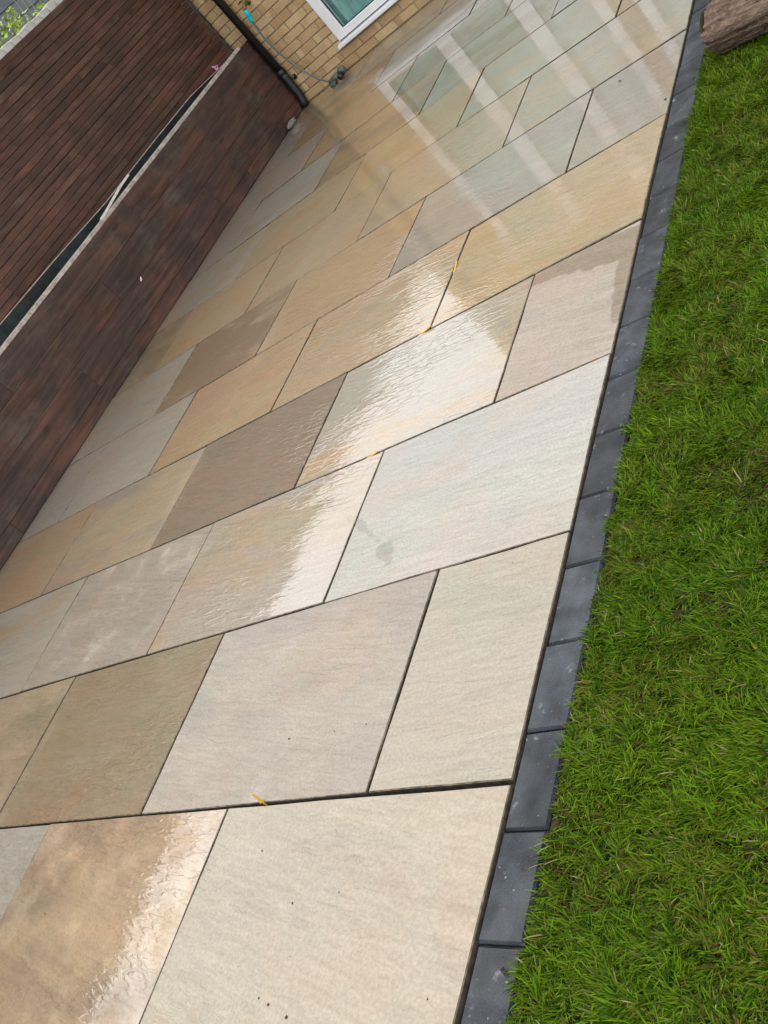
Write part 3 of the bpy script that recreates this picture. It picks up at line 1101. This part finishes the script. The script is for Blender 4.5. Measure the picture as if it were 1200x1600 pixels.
clip = ch('clip', m, M_PIPE, dp)
m = MB()
m.tube([(-4.03, 6.7749, 0.246), (-4.03, 6.771, 0.246)], 0.005, 8)
o = obj('screw', mesh_from('screw', np.array(m.v) - np.array((-4.03, 6.773, 0.246)), m.f, M_RAW), clip,
        Vector((-4.03, 6.773, 0.246)) - Vector(clip.location) - Vector(dp.location))

# ------------------------------------------------------------------ outside tap stub, connector and hose
tap = empty('garden_tap', (-3.90, 6.80, 0.88))
tag(tap, 'small brass tap stub on the brick wall above the turquoise connector', 'tap')
m = MB()
m.tube([(-3.905, 6.80, 0.905), (-3.905, 6.73, 0.905), (-3.907, 6.705, 0.895), (-3.91, 6.70, 0.872)], [0.014, 0.014, 0.014, 0.012], 12)
m.tube([(-3.905, 6.735, 0.905), (-3.905, 6.732, 0.94)], 0.009, 10)
ch('spout', m, M_BRASS, tap, True)
m = MB()
m.tube([(-3.95, 6.732, 0.944), (-3.905, 6.732, 0.948), (-3.87, 6.732, 0.944)], [0.004, 0.009, 0.004], 8)
ch('handle', m, M_BRASS, tap, True)
m = MB()
m.tube([(-3.905, 6.80, 0.905), (-3.905, 6.792, 0.905)], 0.026, 14)
ch('wall_plate', m, M_BRASS, tap, True)

hose = empty('garden_hose', (-3.9, 6.72, 0))
tag(hose, 'thin grey hose with turquoise connector drooping down the brick wall', 'hose')
m = MB()
m.tube([(-3.909, 6.70, 0.880), (-3.912, 6.70, 0.872), (-3.916, 6.70, 0.850), (-3.920, 6.70, 0.838), (-3.922, 6.70, 0.832), (-3.932, 6.70, 0.795), (-3.936, 6.70, 0.775)],
       [0.017, 0.021, 0.022, 0.022, 0.019, 0.021, 0.011], 14)
ch('connector', m, M_CYAN, hose, True)
kp = [(-3.934, 6.70, 0.785), (-3.955, 6.712, 0.68), (-3.966, 6.725, 0.582), (-3.962, 6.737, 0.47), (-3.945, 6.742, 0.365), (-3.915, 6.744, 0.27), (-3.880, 6.742, 0.190), (-3.835, 6.735, 0.115), (-3.79, 6.72, 0.072), (-3.74, 6.69, 0.045), (-3.69, 6.66, 0.035), (-3.64, 6.64, 0.04)]
sp = []
for i in range(len(kp) - 1):
    p0, p1, p2, p3 = (Vector(kp[max(0, min(len(kp) - 1, i + e))]) for e in (-1, 0, 1, 2))
    for s in range(4):
        t = s / 4
        sp.append(0.5 * ((2 * p1) + (p2 - p0) * t + (2 * p0 - 5 * p1 + 4 * p2 - p3) * t * t + (3 * p1 - p0 - 3 * p2 + p3) * t ** 3))
m = MB()
m.tube(sp, 0.0075, 10)
ch('pipe', m, M_HOSE, hose, True)

# plastic gully fitting at the wall foot where the hose ends
fit = empty('drain_fitting', (-3.62, 6.67, 0))
tag(fit, 'grey-green plastic drain fitting at the wall foot where the hose ends', 'drain fitting')
m = MB()
m.tube([(-3.725, 6.665, 0.034), (-3.70, 6.66, 0.036), (-3.66, 6.655, 0.040), (-3.625, 6.65, 0.044), (-3.60, 6.648, 0.048)], [0.014, 0.022, 0.025, 0.029, 0.026], 14)
m.bevbox(-3.705, -3.645, 6.60, 6.66, 0.001, 0.030, 0.006)
ch('inlet', m, M_LUMP, fit, True)
m = MB()
m.tube([(-3.575, 6.70, 0.012), (-3.578, 6.698, 0.050), (-3.580, 6.695, 0.070), (-3.581, 6.694, 0.080)], [0.034, 0.037, 0.034, 0.022], 16)
ch('cap', m, M_LUMP, fit, True)
m = MB()
m.tube([(-3.585, 6.655, 0.030), (-3.570, 6.60, 0.026)], [0.028, 0.022], 14)
ch('mouth', m, M_PIPE, fit, True)

# grey mortar chunk at the foot of the boards
bm = bmesh.new()
bmesh.ops.create_icosphere(bm, subdivisions=2, radius=1)
for v in bm.verts:
    p = v.co
    k = 1 + 0.18 * math.sin(5 * p.y + 1) * math.cos(6 * p.z) + random.Random(int(1e5 * (p.x + 2 * p.y + 3 * p.z))).uniform(-.10, .10)
    v.co = (p.x * 0.024 * k, p.y * 0.080 * k, max(p.z * 0.026 * k, -0.021))
me = bpy.data.meshes.new('mortar_chunk')
bm.to_mesh(me)
bm.free()
me.materials.append(M_CONC)
o = obj('mortar_chunk', me, None, (-4.098, 6.40, 0.023), (0, 0, R(-3)))
tag(o, 'pale grey mortar chunk at the foot of the boards near the house', 'mortar chunk')

# pink loop on top of the boards
m = MB()
tri = [(-4.142, 6.195, 0.735), (-4.140, 6.185, 0.772), (-4.146, 6.240, 0.764)]
m.tube(tri + [tri[0]], 0.007, 8)
m.tube([(-4.140, 6.185, 0.772), (-4.141, 6.172, 0.784)], 0.006, 8)
o = m.build('ribbon_loop', M_PINK, None, True)
tag(o, 'small pink plastic loop on the raised bed edge near the house', 'ribbon loop')

# ------------------------------------------------------------------ yellow spacers in the joints
SP = [((-0.765, 0.003, 0.0), (-0.16, 0.10, 1), 0.034, 'yellow plastic spacer standing in the widest joint of the patio front'),
      ((-0.868, 2.17, -0.004), (0.15, 1, 0.25), 0.05, 'yellow spacer lying in the joint right of the brightest wet slab'),
      ((-0.925, 1.829, -0.004), (1, 0.05, 0.2), 0.07, 'yellow spacer lying along the joint below the brightest wet slab'),
      ((-0.93, 1.223, -0.005), (1, 0.03, 0.15), 0.05, 'yellow spacer in the joint above the pale slab with the water mark')]
for p, dv, L, lab in SP:
    dv = Vector(dv).normalized()
    m = MB()
    a = Vector(p)
    m.tube([a - dv * 0.012, a + dv * L * .5, a + dv * L], [0.0032, 0.0032, 0.0026], 7)
    side = Vector((0, 0, 1)).cross(dv)
    if side.length < .1:
        side = Vector((1, 0, 0))
    side.normalize()
    m.tube([a + dv * 0.004 - side * 0.006, a + dv * 0.004 + side * 0.006], 0.0022, 6)
    o = m.build('plastic_spacer', M_YEL, None, False)
    tag(o, lab, 'spacer', 'yellow spacers left in the joints')

# ------------------------------------------------------------------ rolls of turf at the lawn edge
def roll_material():
    b = NT('turf_roll_soil')
    tc = b.n('ShaderNodeTexCoord')
    v = tc.outputs['Object']
    n1 = b.noise(b.mapping(v, scale=(14, 60, 60)), 1.0, 6, 0.65, 0.8)
    n2 = b.noise(v, 60, 4)
    c = b.mix(b.ramp(n1, 0.35, 0.65), (0.095, 0.062, 0.046), (0.225, 0.158, 0.118))
    c = b.mix(b.math('MULTIPLY', b.ramp(n2, 0.5, 0.7), 0.4), c, (0.33, 0.24, 0.17))
    b.pbsdf(Base_Color=c, Roughness=0.95, Specular_IOR_Level=0.2, Normal=b.bump(b.math('ADD', n1, b.math('MULTIPLY', n2, 0.6)), 1.0, 0.022))
    return b.m


M_ROLL = roll_material()


def turf_roll(loc, ang, L, rad, seed, label):
    rr = random.Random(seed)
    root = empty('turf_roll', loc)
    root.rotation_euler = (0, 0, ang)
    tag(root, label, 'turf roll', 'rolls of turf at the lawn edge')
    nl, na = 44, 72
    vs, fs = [], []
    # long cracks running along the roll
    cr = [(rr.uniform(0, 2 * math.pi), rr.uniform(-.15, .15), rr.uniform(0, 1), rr.uniform(.15, .5)) for _ in range(16)]
    for i in range(nl + 1):
        t = i / nl
        for k in range(na):
            a = 2 * math.pi * k / na
            r = rad * (1 + 0.07 * math.cos(4 * (a - 0.55)) * -1 + 0.05 * math.sin(2 * a + 1) + 0.025 * math.sin(5 * a + 7 * t) + rr.uniform(-.018, .018))
            for ca_, dr, c0, cl in cr:
                if abs(t - c0) < cl:
                    dd = (a - ca_ - dr * math.sin(9 * t + ca_) + math.pi) % (2 * math.pi) - math.pi
                    r -= rad * 0.15 * math.exp(-(dd / 0.055) ** 2)
            e = 1.0 - (0.10 if i in (0, nl) else 0)
            zz = r * e * math.sin(a) * 0.94
            vs.append((t * L + (rr.uniform(-.008, .008) if i in (0, nl) else 0), r * e * math.cos(a), max(zz, -rad * .9)))
    for i in range(nl):
        for k in range(na):
            k2 = (k + 1) % na
            fs.append((i * na + k, (i + 1) * na + k, (i + 1) * na + k2, i * na + k2))
    me = mesh_from('soil_face', vs, fs, M_ROLL, True)
    obj('soil_face', me, root, (0, 0, 0))
    # spiral ends: layers of soil and grass
    for x in (0.004, L - 0.004):
        sp_ = MB()
        th = rad * 0.97
        pts2 = []
        for k in range(150):
            a = k * 0.13
            r = th - a * rad * 0.046
            if r < 0.01:
                break
            pts2.append((x, r * math.cos(a), r * math.sin(a) * .94))
        sp_.tube(pts2, 0.0075, 6)
        obj('spiral_end', mesh_from('spiral_end', sp_.v, sp_.f, M_SOIL, True), root)
    return root


turf_roll((0.185, 2.675, 0.072), R(-17), 0.62, 0.080, 3, 'brown turf roll lying across the lawn edge beside the charcoal blocks')
turf_roll((0.19, 2.90, 0.072), R(-12), 0.62, 0.080, 4, 'second turf roll behind the nearer brown roll')

# ------------------------------------------------------------------ soil crumbs on slabs and edging
cr = MB()
rl = random.Random(77)
spots = [(-0.42, -0.46, .0042), (-0.486, -0.442, .0035), (-0.522, -0.433, .003), (0.077, -0.346, .006), (0.083, -0.352, .004), (-0.072, -0.402, .002),
         (-0.52, -0.241, .003), (-0.694, -0.122, .0025), (-0.385, -0.218, .002), (-0.758, 0.173, .003), (-0.478, 0.179, .0025), (-0.587, 0.174, .002),
         (-0.02, 2.55, .006), (-0.27, 2.95, .006), (-1.0, 2.44, .005), (0.075, 2.95, .012), (0.08, 2.30, .008), (0.085, 2.58, .006)]
for _ in range(70):
    spots.append((rl.uniform(-1.6, 0.09), rl.uniform(-0.6, 3.0), rl.uniform(.0008, .0018)))
for _ in range(40):
    spots.append((rl.uniform(0.07, 0.10), rl.uniform(-0.6, 3.0), rl.uniform(.001, .003)))
for x, y, r in spots:
    vs = [(x + rl.uniform(.7, 1.3) * r * a, y + rl.uniform(.7, 1.3) * r * b_, 0.0008 + r * c) for a, b_, c in ((1, 0, .3), (0, 1, .3), (-1, 0, .3), (0, -1, .3), (0, 0, .9), (0, 0, -.2))]
    cr.add(vs, [(0, 1, 4), (1, 2, 4), (2, 3, 4), (3, 0, 4), (1, 0, 5), (2, 1, 5), (3, 2, 5), (0, 3, 5)])
o = cr.build('soil_crumbs', M_CRUMB)
tag(o, 'dark soil crumbs scattered over the slabs and edging blocks', 'soil crumbs', kind='stuff')
